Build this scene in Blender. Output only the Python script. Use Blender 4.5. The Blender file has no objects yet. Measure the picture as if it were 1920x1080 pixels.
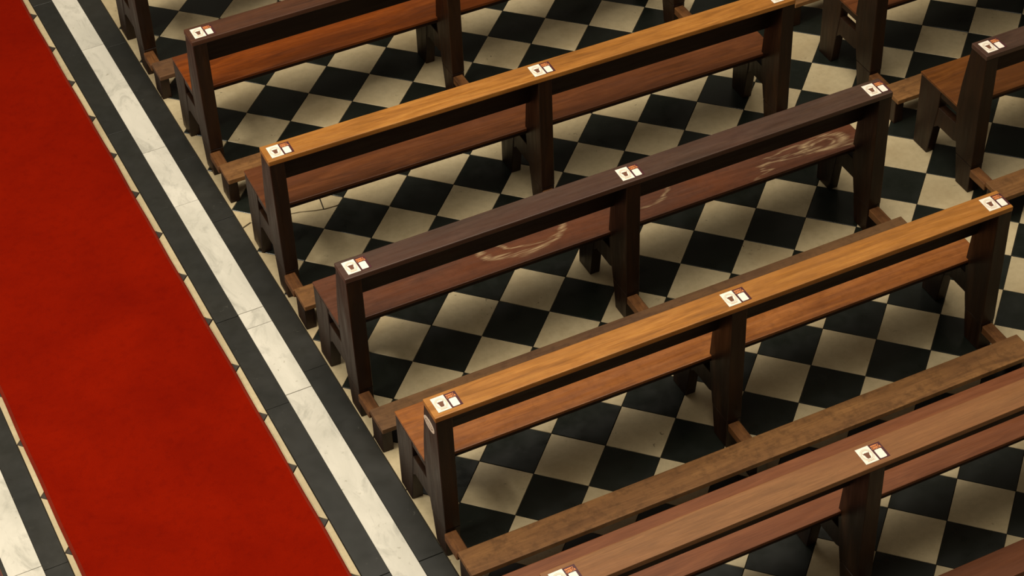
import bpy, bmesh, math, random
from mathutils import Matrix, Vector

random.seed(7)
scene = bpy.context.scene
col = scene.collection
U = 0.25 / math.sqrt(2)          # half a tile diagonal in metres (25 cm tiles laid diagonally)

# ------------------------------------------------------------------ camera
F_PX = 3944.6
CAM = Vector((-14.9037, -37.6889, 38.2845)) * U
YAW, PITCH, ROLL = 0.430185, -0.741719, -0.045072
def cam_axes():
    cy, sy, cp, sp = math.cos(YAW), math.sin(YAW), math.cos(PITCH), math.sin(PITCH)
    fwd = Vector((sy * cp, cy * cp, sp)); right = Vector((cy, -sy, 0)); up = right.cross(fwd)
    cr, sr = math.cos(ROLL), math.sin(ROLL)
    return cr * right + sr * up, -sr * right + cr * up, fwd
RIGHT, UP, FWD = cam_axes()
cam_data = bpy.data.cameras.new('camera')
cam_data.sensor_width = 36.0
cam_data.lens = F_PX / 1920 * 36.0
cam_data.clip_end = 100
cam = bpy.data.objects.new('camera', cam_data); col.objects.link(cam)
cam.matrix_world = Matrix(((RIGHT.x, UP.x, -FWD.x, CAM.x), (RIGHT.y, UP.y, -FWD.y, CAM.y),
                           (RIGHT.z, UP.z, -FWD.z, CAM.z), (0, 0, 0, 1)))
scene.camera = cam
def to_px(x, y, z=0.0):          # units of U
    d = Vector((x, y, z)) * U - CAM
    w = d.dot(FWD)
    return 960 + F_PX * d.dot(RIGHT) / w, 540 - F_PX * d.dot(UP) / w

# ------------------------------------------------------------------ light
world = bpy.data.worlds.new('church_interior'); scene.world = world
world.use_nodes = True
bg = world.node_tree.nodes['Background']
bg.inputs['Color'].default_value = (1.0, 0.84, 0.62, 1)
bg.inputs['Strength'].default_value = 0.11

def area(name, loc, target, sx, sy, power, color):
    L = bpy.data.lights.new(name, 'AREA'); L.shape = 'RECTANGLE'; L.size = sx; L.size_y = sy
    L.energy = power; L.color = color
    o = bpy.data.objects.new(name, L); col.objects.link(o)
    o.location = loc
    o.rotation_euler = (Vector(target) - Vector(loc)).to_track_quat('-Z', 'Y').to_euler()
    return o
area('nave_light', (-0.7, -0.6, 9.5), (-0.6, -0.5, 0), 7.0, 9.0, 980, (1.0, 0.905, 0.75))
area('side_light', (-8.0, -0.5, 6.2), (0, -0.4, 0.3), 1.6, 1.6, 430, (1.0, 0.92, 0.78))  # unseen source on the aisle side, inferred from the lit pew ends

vs = scene.view_settings
vs.view_transform = 'Standard'
try: vs.look = 'None'
except Exception: pass
vs.exposure = 0.1; vs.gamma = 1.0; vs.use_curve_mapping = False

# ------------------------------------------------------------------ materials
def srgb(r, g, b):
    f = lambda c: (c / 255) / 12.92 if c / 255 <= 0.04045 else ((c / 255 + 0.055) / 1.055) ** 2.4
    return (f(r), f(g), f(b), 1)

class NT:
    def __init__(self, name):
        self.m = bpy.data.materials.new(name); self.m.use_nodes = True
        self.t = self.m.node_tree; self.b = self.t.nodes['Principled BSDF']
    def n(self, kind, **kw):
        nd = self.t.nodes.new(kind)
        for k, v in kw.items():
            if k[0].isupper() or k.isdigit(): nd.inputs[k].default_value = v
            else: setattr(nd, k, v)
        return nd
    def l(self, a, b): self.t.links.new(a, b)
    def noise(self, vec, scale, detail=4, rough=0.55, dist=0.0):
        nd = self.n('ShaderNodeTexNoise'); nd.inputs['Scale'].default_value = scale
        nd.inputs['Detail'].default_value = detail; nd.inputs['Roughness'].default_value = rough
        nd.inputs['Distortion'].default_value = dist
        if vec is not None: self.l(vec, nd.inputs['Vector'])
        return nd.outputs['Fac']
    def ramp(self, fac, stops):
        nd = self.n('ShaderNodeValToRGB'); e = nd.color_ramp.elements
        while len(e) < len(stops): e.new(0.5)
        for el, (p, c) in zip(e, stops): el.position = p; el.color = c
        self.l(fac, nd.inputs['Fac']); return nd.outputs['Color']
    def mix(self, fac, a, b, mode='MIX'):
        nd = self.n('ShaderNodeMix', data_type='RGBA', blend_type=mode)
        for s, v in (('Factor', fac), ('A', a), ('B', b)):
            sock = [i for i in nd.inputs if i.name == s and i.enabled and (s == 'Factor' and i.type == 'VALUE' or s != 'Factor' and i.type == 'RGBA')][0]
            if isinstance(v, (int, float, tuple)): sock.default_value = v
            else: self.l(v, sock)
        return [o for o in nd.outputs if o.type == 'RGBA'][0]
    def math(self, op, a, b=None, clamp=False):
        nd = self.n('ShaderNodeMath', operation=op, use_clamp=clamp)
        for i, v in enumerate((a, b)):
            if v is None: continue
            if isinstance(v, (int, float)): nd.inputs[i].default_value = v
            else: self.l(v, nd.inputs[i])
        return nd.outputs[0]
    def bump(self, h, strength, dist=0.002):
        nd = self.n('ShaderNodeBump'); nd.inputs['Strength'].default_value = strength
        nd.inputs['Distance'].default_value = dist
        self.l(h, nd.inputs['Height']); self.l(nd.outputs[0], self.b.inputs['Normal'])
    def mapped(self, vec, scale, rnd=None):
        mp = self.n('ShaderNodeMapping'); mp.inputs['Scale'].default_value = scale
        self.l(vec, mp.inputs['Vector'])
        if rnd is not None:
            cb = self.n('ShaderNodeCombineXYZ')
            for i in range(3): self.l(self.math('MULTIPLY', rnd, 17.3 + 11.1 * i), cb.inputs[i])
            self.l(cb.outputs[0], mp.inputs['Location'])
        return mp.outputs[0]

BK = (0, 0, 0, 1); WH = (1, 1, 1, 1)
def wood(name, dark, mid, light, axis='X', rough=0.42, patch=None, patch_amt=0.5, grime=0.0, scuffs=None, spec=0.4):
    k = NT(name)
    tc = k.n('ShaderNodeTexCoord').outputs['Object']
    rnd = k.n('ShaderNodeObjectInfo').outputs['Random']
    sc = {'X': (1.0, 9, 9), 'Y': (9, 1.0, 9), 'Z': (9, 9, 1.0)}[axis]
    v = k.mapped(tc, sc, rnd)
    fig = k.noise(v, 2.2, 4, 0.55, 1.3)
    c = k.ramp(fig, [(0.28, dark), (0.5, mid), (0.74, light)])
    fine = k.noise(k.mapped(tc, tuple(s * (2.4 if s == 1.0 else 14) for s in sc), rnd), 2.0, 3, 0.6)
    c = k.mix(0.36, c, k.ramp(fine, [(0.32, (0.40, 0.38, 0.36, 1)), (0.62, WH)]), 'MULTIPLY')
    med = k.noise(k.mapped(tc, tuple(s * (3.0 if s == 1.0 else 3.5) for s in sc), rnd), 2.4, 4, 0.6, 2.2)
    c = k.mix(0.28, c, k.ramp(med, [(0.38, (0.55, 0.52, 0.48, 1)), (0.6, WH)]), 'MULTIPLY')
    if patch is not None:
        pf = k.noise(k.mapped(tc, (1.0, 3.0, 3.0) if axis == 'X' else (3, 3, 1), rnd), 1.1, 3, 0.6, 0.4)
        c = k.mix(k.math('MULTIPLY', k.ramp(pf, [(0.42, BK), (0.62, WH)]), patch_amt), c, patch)
    if grime:
        gf = k.noise(k.mapped(tc, (1, 1, 1), rnd), 26, 5, 0.65)
        c = k.mix(k.math('MULTIPLY', k.ramp(gf, [(0.48, BK), (0.68, WH)]), grime), c, (dark[0] * .5, dark[1] * .5, dark[2] * .5, 1))
    rr = k.ramp(k.noise(v, 5, 3), [(0.3, (rough - .07,) * 3 + (1,)), (0.7, (rough + .12,) * 3 + (1,))])
    if scuffs:
        sep = k.n('ShaderNodeSeparateXYZ'); k.l(tc, sep.inputs[0])
        wob = k.noise(k.mapped(tc, (2.5, 14, 5)), 1.5, 2, 0.5, 0.3)
        total = None
        for (cx, cy, rx, ry, w, amt) in scuffs:              # pale worn arcs: rings around a centre
            dx = k.math('DIVIDE', k.math('SUBTRACT', sep.outputs[0], cx * U), rx * U)
            dy = k.math('DIVIDE', k.math('SUBTRACT', sep.outputs[1], cy * U), ry * U)
            r = k.math('SQRT', k.math('ADD', k.math('MULTIPLY', dx, dx), k.math('MULTIPLY', dy, dy)))
            r = k.math('ADD', r, k.math('MULTIPLY', k.math('SUBTRACT', wob, 0.5), 0.45))
            m = k.math('SUBTRACT', 1.0, k.math('DIVIDE', k.math('ABSOLUTE', k.math('SUBTRACT', r, 0.8)), w), clamp=True)
            m = k.math('MULTIPLY', m, amt)
            total = m if total is None else k.math('MAXIMUM', total, m)
        sk = k.ramp(k.noise(k.mapped(tc, (7, 110, 30)), 1.2, 3, 0.6, 0.6), [(0.38, BK), (0.62, WH)])
        c = k.mix(k.math('MULTIPLY', k.math('MULTIPLY', total, sk), 0.8), c, srgb(190, 165, 125))
    k.l(c, k.b.inputs['Base Color'])
    k.l(rr, k.b.inputs['Roughness'])
    k.b.inputs['Specular IOR Level'].default_value = spec
    k.bump(fine, 0.12, 0.001)
    return k.m

def stone(name, c1, c2, rough, speck=0.0, speck_col=None, tilevar=0.12, big=1.6, fine=30, spec=0.5, blot=None):
    k = NT(name)
    pos = k.n('ShaderNodeNewGeometry').outputs['Position']
    rnd = k.n('ShaderNodeObjectInfo').outputs['Random']
    c = k.mix(k.ramp(k.noise(pos, big, 5, 0.6, 0.3), [(0.3, BK), (0.7, WH)]), c1, c2)
    f2 = k.noise(pos, fine, 5, 0.65)
    c = k.mix(0.35, c, k.ramp(f2, [(0.3, (0.62, 0.60, 0.56, 1)), (0.6, WH)]), 'MULTIPLY')
    tv = k.math('ADD', k.math('MULTIPLY', rnd, tilevar), 1 - tilevar)
    cb = k.n('ShaderNodeCombineXYZ')
    for i in range(3): k.l(tv, cb.inputs[i])
    c = k.mix(1.0, c, cb.outputs[0], 'MULTIPLY')
    if speck:
        sf = k.noise(pos, 42, 2, 0.5, 0.8)
        gate = k.ramp(k.noise(pos, 5.5, 2), [(0.56, BK), (0.66, WH)])
        m = k.math('MULTIPLY', k.math('MULTIPLY', k.ramp(sf, [(0.66, BK), (0.72, WH)]), gate), speck)
        c = k.mix(m, c, speck_col)
    if blot is not None:
        c = k.mix(k.math('MULTIPLY', k.ramp(k.noise(pos, 3.3, 4, 0.6), [(0.5, BK), (0.72, WH)]), 0.55), c, blot)
    k.l(c, k.b.inputs['Base Color'])
    rr = k.ramp(k.noise(pos, 9, 4), [(0.3, (rough - .06,) * 3 + (1,)), (0.7, (rough + .1,) * 3 + (1,))])
    k.l(rr, k.b.inputs['Roughness'])
    k.b.inputs['Specular IOR Level'].default_value = spec
    k.bump(f2, 0.08, 0.001)
    return k.m

def flat(name, c, rough=0.55, spec=0.4):
    k = NT(name); k.b.inputs['Base Color'].default_value = c
    k.b.inputs['Roughness'].default_value = rough; k.b.inputs['Specular IOR Level'].default_value = spec
    n = k.noise(k.n('ShaderNodeTexCoord').outputs['Object'], 400, 2)
    k.l(k.mix(0.12, c, k.ramp(n, [(0.3, (.7, .7, .7, 1)), (0.7, WH)]), 'MULTIPLY'), k.b.inputs['Base Color'])
    return k.m

M = {}
M['cream'] = stone('cream_tile', srgb(206, 190, 153), srgb(184, 166, 129), 0.40, 0.8, srgb(70, 58, 38), 0.14, blot=srgb(168, 148, 112))
M['dark'] = stone('dark_tile', srgb(22, 27, 22), srgb(30, 33, 27), 0.30, 0.25, srgb(70, 66, 52), 0.25, spec=0.5)
M['dark_lit'] = stone('dark_tile_lit', srgb(62, 52, 44), srgb(54, 46, 40), 0.5, 0, None, 0.15)  # dark tile again, with the brighter aisle light put into its colour
M['mortar'] = stone('joint_mortar', srgb(34, 29, 20), srgb(44, 38, 28), 0.85, tilevar=0)
M['black_slab'] = stone('black_stone', srgb(36, 37, 34), srgb(46, 45, 40), 0.38, 0.25, srgb(110, 108, 98), 0.15, big=2.5, fine=22)
def marble():
    k = NT('white_marble')
    pos = k.n('ShaderNodeNewGeometry').outputs['Position']
    rnd = k.n('ShaderNodeObjectInfo').outputs['Random']
    v = k.mapped(pos, (2.2, 1.0, 1), rnd)
    c = k.mix(k.ramp(k.noise(v, 2.3, 5, 0.6, 0.8), [(0.35, BK), (0.7, WH)]), srgb(222, 217, 203), srgb(200, 196, 182))
    vein = k.ramp(k.noise(v, 4.2, 7, 0.68, 1.4), [(0.50, BK), (0.68, WH)])
    c = k.mix(k.math('MULTIPLY', vein, 0.5), c, srgb(150, 148, 136))
    st = k.math('MULTIPLY', k.ramp(k.noise(pos, 34, 3, 0.6), [(0.63, BK), (0.72, WH)]), k.ramp(k.noise(pos, 3.4, 3), [(0.5, BK), (0.62, WH)]))
    c = k.mix(k.math('MULTIPLY', st, 0.6), c, srgb(120, 112, 84))
    tv = k.math('ADD', k.math('MULTIPLY', rnd, 0.08), 0.92)
    cb = k.n('ShaderNodeCombineXYZ')
    for i in range(3): k.l(tv, cb.inputs[i])
    k.l(k.mix(1.0, c, cb.outputs[0], 'MULTIPLY'), k.b.inputs['Base Color'])
    k.b.inputs['Roughness'].default_value = 0.34
    return k.m
M['marble'] = marble()
def carpet_mat(name, c1, c2, c3):
    k = NT(name)
    pos = k.n('ShaderNodeNewGeometry').outputs['Position']
    f = k.noise(pos, 210, 3, 0.7)
    c = k.mix(k.ramp(k.noise(pos, 1.9, 6, 0.65, 0.4), [(0.34, BK), (0.66, WH)]), c1, c2)
    c = k.mix(k.math('MULTIPLY', k.ramp(k.noise(pos, 26, 5, 0.7), [(0.5, BK), (0.75, WH)]), 0.35), c, c3)
    c = k.mix(0.4, c, k.ramp(f, [(0.25, (0.55, 0.5, 0.5, 1)), (0.65, WH)]), 'MULTIPLY')
    k.l(c, k.b.inputs['Base Color'])
    k.b.inputs['Roughness'].default_value = 0.95
    k.b.inputs['Specular IOR Level'].default_value = 0.03
    k.bump(f, 0.6, 0.003)
    return k.m
M['carpet'] = carpet_mat('red_carpet_pile', srgb(134, 20, 1), srgb(120, 15, 1), srgb(98, 10, 2))
M['binding'] = carpet_mat('carpet_binding', srgb(128, 40, 24), srgb(110, 32, 20), srgb(86, 22, 12))

M['frame'] = wood('dark_frame_wood', srgb(27, 14, 4), srgb(38, 20, 6), srgb(54, 31, 11), 'Z', 0.42, srgb(32, 17, 7), 0.5, spec=0.3)
M['back'] = wood('backrest_wood', srgb(26, 13, 5), srgb(35, 18, 7), srgb(46, 25, 10), 'X', 0.5, spec=0.25)
M['rail_gold'] = wood('golden_rail_wood', srgb(134, 84, 30), srgb(172, 112, 45), srgb(194, 134, 61), 'X', 0.42, srgb(142, 92, 38), 0.4, 0.12)
M['rail_dark'] = wood('dark_rail_wood', srgb(64, 45, 35), srgb(76, 55, 43), srgb(88, 65, 51), 'X', 0.42, srgb(76, 46, 35), 0.4, 0.15)
M['rail_umber'] = wood('umber_rail_wood', srgb(64, 37, 22), srgb(84, 50, 30), srgb(102, 62, 38), 'X', 0.42, srgb(72, 46, 34), 0.5, 0.15)
M['rail_tan'] = wood('tan_rail_wood', srgb(124, 82, 44), srgb(134, 90, 50), srgb(144, 98, 56), 'X', 0.5, srgb(130, 80, 44), 0.35, 0.1)
M['seat_orange'] = wood('orange_seat_wood', srgb(118, 66, 25), srgb(145, 86, 36), srgb(168, 105, 50), 'X', 0.36, srgb(124, 71, 34), 0.5, 0.3)
M['seat_red'] = wood('reddish_seat_wood', srgb(84, 46, 21), srgb(104, 58, 28), srgb(122, 71, 36), 'X', 0.38, srgb(92, 52, 31), 0.5, 0.15, spec=0.3)
M['seat_umber'] = wood('umber_seat_wood', srgb(106, 50, 13), srgb(132, 64, 16), srgb(154, 80, 27), 'X', 0.36, srgb(84, 49, 31), 0.7, 0.15, spec=0.3)
M['seat_worn'] = wood('scuffed_seat_wood', srgb(74, 44, 30), srgb(89, 54, 37), srgb(102, 64, 45), 'X', 0.42, srgb(112, 58, 26), 0.4, 0.25, spec=0.3,
                      scuffs=[(5.4, 2.0, 1.6, 1.07, 0.075, 0.9), (5.7, 1.93, 1.3, 0.72, 0.07, 0.7),
                              (14.4, 1.38, 0.74, 0.34, 0.26, 0.9), (14.35, 1.36, 0.45, 0.2, 0.2, 0.7), (13.6, -1.5, 3.2, 3.75, 0.022, 0.7), (9.0, 1.95, 1.0, 0.8, 0.08, 0.6)])
M['seat_brown'] = wood('brown_seat_wood', srgb(82, 46, 16), srgb(104, 60, 22), srgb(126, 76, 32), 'X', 0.38, srgb(88, 50, 22), 0.5, 0.2, spec=0.3)
M['seat_pink'] = wood('rosy_seat_wood', srgb(106, 60, 34), srgb(120, 71, 42), srgb(134, 82, 50), 'X', 0.44, srgb(110, 60, 32), 0.4, spec=0.3)
M['kneel_worn'] = wood('worn_kneeler_wood', srgb(106, 72, 40), srgb(132, 92, 52), srgb(154, 110, 64), 'X', 0.55, srgb(98, 66, 40), 0.45, 0.6, spec=0.25)
M['kneel_brown'] = wood('brown_kneeler_wood', srgb(84, 58, 40), srgb(98, 70, 48), srgb(112, 80, 54), 'X', 0.55, srgb(124, 90, 52), 0.4, 0.4, spec=0.25)
M['kneel_red'] = wood('red_kneeler_wood', srgb(104, 58, 30), srgb(114, 65, 36), srgb(124, 72, 42), 'X', 0.5, srgb(104, 60, 34), 0.3)
M['bracket'] = wood('bracket_wood', srgb(80, 50, 26), srgb(106, 68, 36), srgb(128, 86, 48), 'Y', 0.5, None, 0, 0.5, spec=0.25)
M['card'] = flat('maroon_card', srgb(74, 34, 38), 0.45)
M['paper'] = flat('white_paper', srgb(244, 236, 222), 0.5)
M['emblem'] = flat('brown_emblem_ink', srgb(112, 72, 52), 0.6)
M['ring'] = flat('pale_ring_ink', srgb(206, 184, 150), 0.6)
M['orange_ink'] = flat('orange_ink', srgb(232, 146, 84), 0.5)
M['badge'] = flat('beige_badge', srgb(222, 206, 186), 0.5)
M['badge_ink'] = flat('badge_ink', srgb(142, 124, 104), 0.5)

# ------------------------------------------------------------------ mesh helpers (all sizes in U)
def finish(bm, bevel=0.0, seg=1):
    bmesh.ops.recalc_face_normals(bm, faces=bm.faces)
    if bevel: bmesh.ops.bevel(bm, geom=list(bm.edges), offset=bevel * U, segments=seg, profile=0.6, affect='EDGES', clamp_overlap=True)
def to_mesh(bm, name, mat):
    me = bpy.data.meshes.new(name); bm.to_mesh(me); bm.free()
    if mat is not None: me.materials.append(mat)
    return me
def add_box(bm, x0, x1, y0, y1, z0, z1):
    v = [bm.verts.new((x * U, y * U, z * U)) for x in (x0, x1) for y in (y0, y1) for z in (z0, z1)]
    for f in ((0, 1, 3, 2), (4, 6, 7, 5), (0, 4, 5, 1), (2, 3, 7, 6), (0, 2, 6, 4), (1, 5, 7, 3)):
        bm.faces.new([v[i] for i in f])
def add_prism_x(bm, prof, x0, x1):        # profile in (y, z)
    a = [bm.verts.new((x0 * U, y * U, z * U)) for y, z in prof]
    b = [bm.verts.new((x1 * U, y * U, z * U)) for y, z in prof]
    bm.faces.new(a); bm.faces.new(b[::-1]); n = len(a)
    for i in range(n): bm.faces.new((a[i], b[i], b[(i + 1) % n], a[(i + 1) % n]))
def add_prism_z(bm, prof, z0, z1):        # profile in (x, y)
    a = [bm.verts.new((x * U, y * U, z0 * U)) for x, y in prof]
    b = [bm.verts.new((x * U, y * U, z1 * U)) for x, y in prof]
    bm.faces.new(a[::-1]); bm.faces.new(b); n = len(a)
    for i in range(n): bm.faces.new((a[i], a[(i + 1) % n], b[(i + 1) % n], b[i]))
CACHE = {}
def cached(key, build, mat, bevel=0.0, seg=1):
    k = (key, mat.name)
    if k not in CACHE:
        bm = bmesh.new(); build(bm); finish(bm, bevel, seg)
        CACHE[k] = to_mesh(bm, key if isinstance(key, str) else key[0], mat)
    return CACHE[k]
def obj(name, me, parent=None, loc=(0, 0, 0)):
    o = bpy.data.objects.new(name, me); col.objects.link(o)
    o.location = Vector(loc) * U
    if parent is not None: o.parent = parent
    return o

# ------------------------------------------------------------------ floor
G = 0.008                                  # half joint width
TZ = -0.07                                 # tile thickness (below z = 0)
BORDER = -3.02                             # where the pew floor meets the border
def slab_obj(name, x0, x1, y0, y1, z0=-0.6, z1=-0.05):
    bm = bmesh.new(); add_box(bm, x0, x1, y0, y1, z0, z1); finish(bm)
    o = obj(name, to_mesh(bm, name, M['mortar'])); o['kind'] = 'structure'; return o
floor = slab_obj('floor', -32, 42, -25, 34)
aisle = floor

def diamond(bm): add_prism_z(bm, [(-1 + 1.41 * G, 0), (0, -1 + 1.41 * G), (1 - 1.41 * G, 0), (0, 1 - 1.41 * G)], TZ, 0)
def half(sign):                            # half diamond with its long side on the border
    def b(bm): add_prism_z(bm, [(sign * G, -1 + 2.4 * G), (sign * (1 - 2.4 * G), 0), (sign * G, 1 - 2.4 * G)][::sign], TZ, 0)
    return b
def jit(): return (random.uniform(-0.003, 0.003), random.uniform(-0.003, 0.003), random.uniform(-0.006, 0.0))
def add_tile(parent, key, build, mat, x, y):
    j = jit()
    o = obj('floor_tile', cached(key, build, mat, 0.006), parent, (x + j[0], y + j[1], j[2]))
    o.rotation_euler = (random.uniform(-.0012, .0012), random.uniform(-.0012, .0012), random.uniform(-.004, .004))
    return o
def inframe(x, y):
    for dx, dy in ((0, 0), (-1, 0), (1, 0), (0, -1), (0, 1)):
        u, v = to_px(x + dx, y + dy)
        if 0 <= u <= 1920 and 0 <= v <= 1080: return True
    return False
CRACKED = (-1, 6)
full, rest = [], []
for m in range(-2, 42):
    for n in range(-24, 34):
        if (m + n) % 2 == 0 or (m, n) == CRACKED: continue
        (full if inframe(m, n) else rest).append((m, n))
full.sort(key=lambda p: (Vector((p[0], p[1], 0)) * U - CAM).length)
rest += full[300:]; full = full[:300]
for m, n in full:
    add_tile(floor, 'tile_full', diamond, M['cream'] if m % 2 else M['dark'], m, n)
# the remaining tiles, beyond the frame or farthest away, joined
for parity, mat in ((1, M['cream']), (0, M['dark'])):
    bm = bmesh.new()
    for m, n in rest:
        if m % 2 != parity: continue
        add_prism_z(bm, [(m - 1 + 1.41 * G, n), (m, n - 1 + 1.41 * G), (m + 1 - 1.41 * G, n), (m, n + 1 - 1.41 * G)], TZ, random.uniform(-.006, 0))
    bm.normal_update()
    o = obj('floor_tiles', to_mesh(bm, 'floor_tiles', mat), floor); o['kind'] = 'stuff'
for n in range(-24, 34, 2):                # cream half tiles against the border
    if n == 6: continue
    add_tile(floor, 'tile_half_right', half(1), M['cream'], -3, n)
def poly_tile(parent, pts, dz=0.0):
    bm = bmesh.new(); cx = sum(p[0] for p in pts) / len(pts); cy = sum(p[1] for p in pts) / len(pts)
    add_prism_z(bm, [(p[0] - cx, p[1] - cy) for p in pts], TZ, 0); finish(bm, 0.005)
    return obj('tile_fragment', to_mesh(bm, 'tile_fragment', M['cream']), parent, (cx, cy, dz))
g = 0.018                                  # a tile broken in three
crack = [(-1.80, 6.09), (-1.336, 5.987), (-0.935, 5.842), (-0.638, 5.765), (-0.42, 5.755), (-0.27, 5.748)]
poly_tile(floor, [(-1.985, 6.0), (-1.0, 5.015), (-0.29, 5.72)] + [(x, y - g) for x, y in crack[::-1][1:]] + [(-1.87, 6.06)], -0.012)
poly_tile(floor, [(-1.86, 6.11)] + [(x, y + g) for x, y in crack[1:3]] + [(-0.70, 5.80), (-0.63, 6.24), (-0.575, 6.50), (-0.60, 6.57), (-1.0, 6.985)], 0.0)
poly_tile(floor, [(-0.665, 5.80), (-0.42, 5.775), (-0.25, 5.77), (-0.015, 6.0), (-0.54, 6.525), (-0.555, 6.48), (-0.59, 6.24)], -0.008)
poly_tile(floor, [(-2.99, 6.15), (-2.72, 6.26), (-2.50, 6.06), (-2.40, 6.40), (-2.99, 6.97)], -0.006)
poly_tile(floor, [(-2.99, 5.03), (-2.02, 6.0), (-2.37, 6.36), (-2.46, 6.02), (-2.72, 6.21), (-2.99, 6.10)], -0.012)

# aisle tiles that the carpet leaves in view along both edges
for n in range(-24, 34, 2):
    add_tile(aisle, 'tile_half_left', half(-1), M['cream'], -5.05, n)
    add_tile(aisle, 'tile_half_right', half(1), M['cream'], -11.05, n)
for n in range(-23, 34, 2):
    add_tile(aisle, 'tile_full', diamond, M['dark_lit'], -6.06, n)
    add_tile(aisle, 'tile_full', diamond, M['dark_lit'], -10.04, n)

# ------------------------------------------------------------------ stone borders beside the aisle
def border(name, bands):
    x0 = min(b[0] for b in bands); x1 = max(b[1] for b in bands)
    t = slab_obj(name, x0, x1, -25, 34, -0.05, -0.035)
    for bx0, bx1, mat, joints, piece in bands:
        js = [-25] + sorted(joints) + [34]
        for a, b in zip(js, js[1:]):
            bm = bmesh.new(); w = (bx1 - bx0) / 2; h = (b - a) / 2
            add_box(bm, -w + .006, w - .006, -h + .008, h - .008, TZ, 0); finish(bm, 0.006)
            obj(piece, to_mesh(bm, piece, M[mat]), t, ((bx0 + bx1) / 2, (a + b) / 2, random.uniform(-.006, .002)))
    return t
border('trim_1', [(-5.04, -4.40, 'black_slab', [-13, -7.2, -0.85, 2.80, 11.97, 19.5], 'black_slab'),
                  (-4.40, -3.67, 'marble', [-15, -9.4, -0.585, 2.187, 2.834, 7.89, 10.65, 16.45, 21.5], 'marble_slab'),
                  (-3.67, -3.02, 'black_slab', [-14, -7.23, -0.02, 6.74, 9.78, 16.2, 21.5], 'black_slab')])
border('trim_2', [(-11.66, -11.06, 'black_slab', [-10, -3.30, 4.2, 11], 'black_slab'),
                  (-12.48, -11.66, 'marble', [-9, -3.13, 3.4, 9], 'marble_slab'),
                  (-13.14, -12.48, 'black_slab', [-8, -1, 6], 'black_slab')])

# ------------------------------------------------------------------ red carpet
bm = bmesh.new()
nx, ny = 28, 200
xa, xb, ya, yb = -10.86, -5.29, -25, 34
def cz(x, y): return 0.055 + 0.004 * math.sin(0.5 * x + 0.3 * y) * math.sin(0.2 * y + 0.3 * x)
grid = [[bm.verts.new(((xa + (xb - xa) * i / nx) * U, (ya + (yb - ya) * j / ny) * U, cz(i, j) * U)) for i in range(nx + 1)] for j in range(ny + 1)]
low = {}
for j in range(ny):
    for i in range(nx): bm.faces.new((grid[j][i], grid[j][i + 1], grid[j + 1][i + 1], grid[j + 1][i]))
for j in range(ny + 1):
    for i in (0, nx): low[(j, i)] = bm.verts.new((grid[j][i].co.x, grid[j][i].co.y, 0.004 * U))
for j in range(ny):
    bm.faces.new((grid[j][0], grid[j + 1][0], low[(j + 1, 0)], low[(j, 0)]))
    bm.faces.new((grid[j][nx], low[(j, nx)], low[(j + 1, nx)], grid[j + 1][nx]))
carpet = obj('carpet_runner', to_mesh(bm, 'carpet_runner', M['carpet']))
carpet['label'] = 'long red carpet runner laid along the aisle between the two marble borders'
carpet['category'] = 'carpet'
for x in (xa, xb):
    bm = bmesh.new()
    s = 1 if x == xb else -1
    ring = []
    for j in range(91):
        y = ya + (yb - ya) * j / 90; wv = 0.008 * math.sin(j * 1.3) + 0.006 * math.sin(j * 0.37)
        ring.append([bm.verts.new(((x + s * (dx + wv)) * U, y * U, z * U)) for dx, z in ((-.03, .058), (.02, .060), (.05, .040), (.055, .003), (-.03, .003))])
    for a, b in zip(ring, ring[1:]):
        for i in range(5): bm.faces.new((a[i], a[(i + 1) % 5], b[(i + 1) % 5], b[i]))
    bm.faces.new(ring[0]); bm.faces.new(ring[-1][::-1])
    finish(bm)
    obj('binding', to_mesh(bm, 'binding', M['binding']), carpet)

# ------------------------------------------------------------------ pews
L = 15.45
RZ = 4.72
FX = (0.0, 7.59, L - 0.40)                 # left face of the three frames
POST = [(0, .92), (0, 4.57), (.68, 4.57), (.90, 3.2), (.98, 2.42), (.90, 1.75), (.80, 1.2), (.745, .92)]
FOOT = [(0.01, 0), (0.01, .91), (.745, .91), (.70, .6), (.60, 0)]
LEG = [(2.04, 0), (1.76, 1.75), (1.72, 2.365), (2.68, 2.365), (2.70, 0)]
STRETCH = [(.70, 1.30), (.95, 1.20), (1.70, 1.20), (1.90, 1.02), (1.90, 1.80), (.80, 1.82)]
BACK = [(.705, 3.43), (.845, 3.41), (.655, 4.57), (.515, 4.57)]
def ellipse(cx, cy, rx, ry, n=24): return [(cx + rx * math.cos(2 * math.pi * i / n), cy + ry * math.sin(2 * math.pi * i / n)) for i in range(n)]

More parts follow.
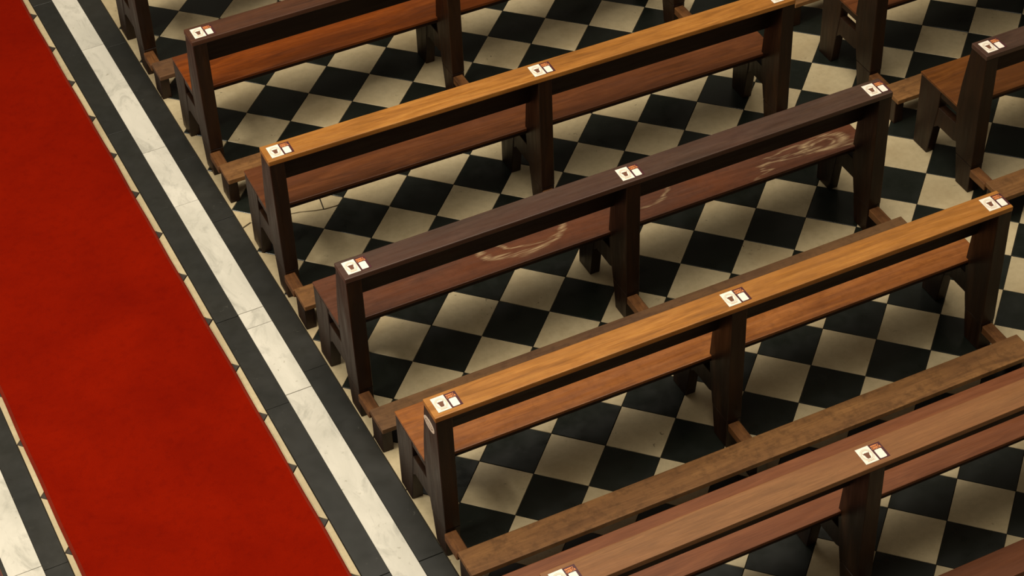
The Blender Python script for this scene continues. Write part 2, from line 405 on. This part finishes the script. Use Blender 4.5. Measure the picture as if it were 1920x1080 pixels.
def letters(bm):                           # a thin line of tiny lettering over one bold word
    rnd = random.Random(3)
    x, xe, y0, h = .485, .705, .487, .040
    while x < xe - .015:
        w = min(rnd.choice((.018, .022, .028)), xe - x); s = .010
        add_box(bm, x, x + s, y0, y0 + h, 0, .004)
        if rnd.random() < .75: add_box(bm, x + w - s, x + w, y0, y0 + h, 0, .004)
        for yy in rnd.sample((y0, y0 + h / 2 - s / 2, y0 + h - s), 2): add_box(bm, x + s, x + w - s, yy, yy + s, 0, .004)
        x += w + .008
    cu = bpy.data.curves.new('word', 'FONT'); cu.body = 'OFERTA'; cu.size = 1.0; cu.extrude = 0.02; cu.offset = 0.03
    to = bpy.data.objects.new('word', cu); col.objects.link(to)
    me = bpy.data.meshes.new_from_object(to.evaluated_get(bpy.context.evaluated_depsgraph_get()))
    bpy.data.objects.remove(to); bpy.data.curves.remove(cu)
    xs = [v.co.x for v in me.vertices]; ys = [v.co.y for v in me.vertices]
    sx = .222 / (max(xs) - min(xs)) * U; sy = .068 / (max(ys) - min(ys)) * U
    for v in me.vertices:
        v.co = ((v.co.x - min(xs)) * sx + .482 * U, (v.co.y - min(ys)) * sy + .405 * U, (.004 * U if v.co.z > 0 else 0))
    bm.from_mesh(me); bpy.data.meshes.remove(me)
def head(bm):                              # horned animal head
    add_prism_z(bm, [(x * .9 + .295, y * .9 + .335) for x, y in ((-.088, .095), (-.066, .058), (-.036, .072), (0, .066), (.036, .072), (.066, .058), (.088, .095), (.078, .03), (.060, .0),
                     (.056, -.07), (.040, -.115), (-.040, -.115), (-.056, -.07), (-.060, .0), (-.078, .03))], 0, .004)
def ringmesh(bm):
    for r, w in ((.125, .010), (.15, .006)):
        o = ellipse(.295, .335, r, r * 1.15, 28); i = ellipse(.295, .335, r - w, (r - w) * 1.15, 28)
        vo = [bm.verts.new((x * U, y * U, .004 * U)) for x, y in o]; vi = [bm.verts.new((x * U, y * U, .004 * U)) for x, y in i]
        for k in range(28): bm.faces.new((vo[k], vo[(k + 1) % 28], vi[(k + 1) % 28], vi[k]))
    add_box(bm, .20, .40, .150, .158, 0, .003); add_box(bm, .22, .38, .168, .174, 0, .003)

def sticker(pew, x, y=0.0, rz=0.0):
    s = obj('sticker', cached('sticker', lambda bm: add_box(bm, .128, .735, .10, .568, 0, .006), M['card']), pew, (x, y, RZ))
    s['label'] = 'maroon and white printed sticker on the top rail'
    s.rotation_euler[2] = rz
    z = .006
    obj('white_panel', cached('white_panel', lambda bm: add_prism_z(bm, [(.127, .099), (.456, .099), (.448, .569), (.127, .569)], 0, .003), M['paper']), s, (0, 0, z))
    def code(bm): add_prism_z(bm, [(.515, .122), (.66, .122), (.675, .137), (.675, .37), (.66, .385), (.515, .385), (.50, .37), (.50, .137)], 0, .003)
    obj('code_panel', cached('code_panel', code, M['paper']), s, (0, 0, z))
    obj('lettering', cached('lettering', letters, M['orange_ink']), s, (0, 0, z))
    obj('emblem', cached('emblem', head, M['emblem']), s, (0, 0, z + .003))
    obj('emblem_ring', cached('emblem_ring', ringmesh, M['ring']), s, (0, 0, z + .003))

def make_pew(x, y, rot, rail, seat, kneel, label, group, stickers=(0, 7.42, 14.70), badge=False):
    p = bpy.data.objects.new('church_pew', None); col.objects.link(p)
    p.empty_display_size = 0.2
    p.location = (x * U, y * U, 0); p.rotation_euler[2] = rot
    p['label'] = label; p['category'] = 'pew'; p['group'] = group
    fr = M['frame']
    obj('top_rail', cached('top_rail', lambda bm: add_box(bm, -.02, L, -.015, .685, 4.57, RZ), M[rail], .025, 2), p)
    obj('backrest', cached('backrest', lambda bm: add_prism_x(bm, BACK, .02, L - .02), M['back'], .02), p)
    obj('seat', cached('seat', lambda bm: add_box(bm, 0, L, .86, 2.72, 2.365, 2.455), M[seat], .022, 2), p)
    obj('seat_batten', cached('seat_batten', lambda bm: add_box(bm, .03, L - .03, .875, 1.05, 2.26, 2.365), M['back'], .012), p)
    for i, fx in enumerate(FX):
        po = obj('post', cached('post', lambda bm: add_prism_x(bm, POST, 0, .40), fr, .016), p, (fx, 0, 0))
        obj('foot_block', cached('foot_block', lambda bm: add_prism_x(bm, FOOT, .005, .395), fr, .014), po)
        dx = .0 if i < 2 else .11
        obj('front_leg', cached('front_leg', lambda bm: add_prism_x(bm, LEG, 0, .29), fr, .016), p, (fx + dx, 0, 0))
        obj('stretcher', cached('stretcher', lambda bm: add_prism_x(bm, STRETCH, .02, .26), fr, .012), p, (fx + dx, 0, 0))
        obj('seat_bearer', cached('seat_bearer', lambda bm: add_box(bm, .02, .26, .85, 1.80, 2.17, 2.365), fr, .01), p, (fx + dx, 0, 0))
        obj('kneeler_bracket', cached('kneeler_bracket', lambda bm: add_box(bm, 0, .31, -.70, 0, .60, .85), M['bracket'], .02), p, (fx - .03 + (.06 if i == 2 else .05 if i else 0), 0, 0))
    kb = obj('kneeler_board', cached('kneeler_board', lambda bm: add_box(bm, 0, L + .20, -1.49, -.69, .75, .90), M[kneel], .022, 2), p)
    for kx in (.0, 7.62, L - .10):
        obj('kneeler_leg', cached('kneeler_leg', lambda bm: add_box(bm, 0, .29, -1.39, -.79, 0, .75), fr, .012), kb, (kx, 0, 0))
    for sx in stickers: sticker(p, sx, random.uniform(-.01, .01), random.uniform(-.02, .02))
    if badge:
        def oval(bm):
            pr = ellipse(.43, 4.13, .29, .155, 28); add_prism_x(bm, pr, -.008, 0)
        b = obj('oval_badge', cached('oval_badge', oval, M['badge']), p)
        b['label'] = 'small oval beige badge on the pew end'
        def ink(bm):
            add_prism_x(bm, ellipse(.43, 4.13, .21, .085, 24), -.011, -.008)
        ib = obj('badge_panel', cached('badge_panel', ink, M['badge_ink']), b)
        def lines(bm):
            for k, (a, c_) in enumerate(((.30, .56), (.26, .60), (.30, .56))):
                add_box(bm, -.013, -.010, a, c_, 4.165 - .04 * k, 4.182 - .04 * k)
        obj('badge_lettering', cached('badge_lettering', lines, M['badge']), b)
    return p

GA = 'pews beside the red carpet'
GB = 'pews of the farther block'
make_pew(-2.98, 14.21, -.012, 'rail_umber', 'seat_umber', 'kneel_brown', 'pew at the top left corner, only its end legs and kneeler end in view', GA)
make_pew(-2.90, 8.66, -.012, 'rail_umber', 'seat_umber', 'kneel_worn', 'pew with dark brown top rail and glossy orange-red seat near the top edge', GA)
make_pew(-2.96, 2.80, -.0245, 'rail_gold', 'seat_red', 'kneel_worn', 'golden-railed pew with plain reddish seat in front of the dark-railed scuffed pew', GA)
make_pew(-2.985, -2.234, -.0078, 'rail_dark', 'seat_worn', 'kneel_brown', 'pew with very dark top rail and pale scuff marks on its seat', GA)
make_pew(-3.014, -7.412, -.0108, 'rail_gold', 'seat_orange', 'kneel_worn', 'golden-railed pew with orange seat and an oval badge on its end', GA, badge=True)
make_pew(-2.98, -13.12, -.006, 'rail_tan', 'seat_pink', 'kneel_red', 'nearest pew along the bottom edge with plain tan rail and rosy seat', GA)
make_pew(15.47, 8.24, -.010, 'rail_umber', 'seat_red', 'kneel_worn', 'pew at the top right showing only the end of its kneeler board', GB)
make_pew(15.48, 2.72, -.010, 'rail_umber', 'seat_red', 'kneel_worn', 'pew at the top right with its tall end post in view, rail cut off', GB)
make_pew(15.50, -2.27, -.010, 'rail_dark', 'seat_brown', 'kneel_worn', 'dark-railed pew at the right edge with a sticker on its rail end', GB, stickers=(-.02, 7.42, 14.70))
make_pew(-12.86 - L, -7.41, -.0, 'rail_gold', 'seat_orange', 'kneel_worn', 'pew across the aisle whose brown corner just shows at the bottom left', 'pews across the aisle')
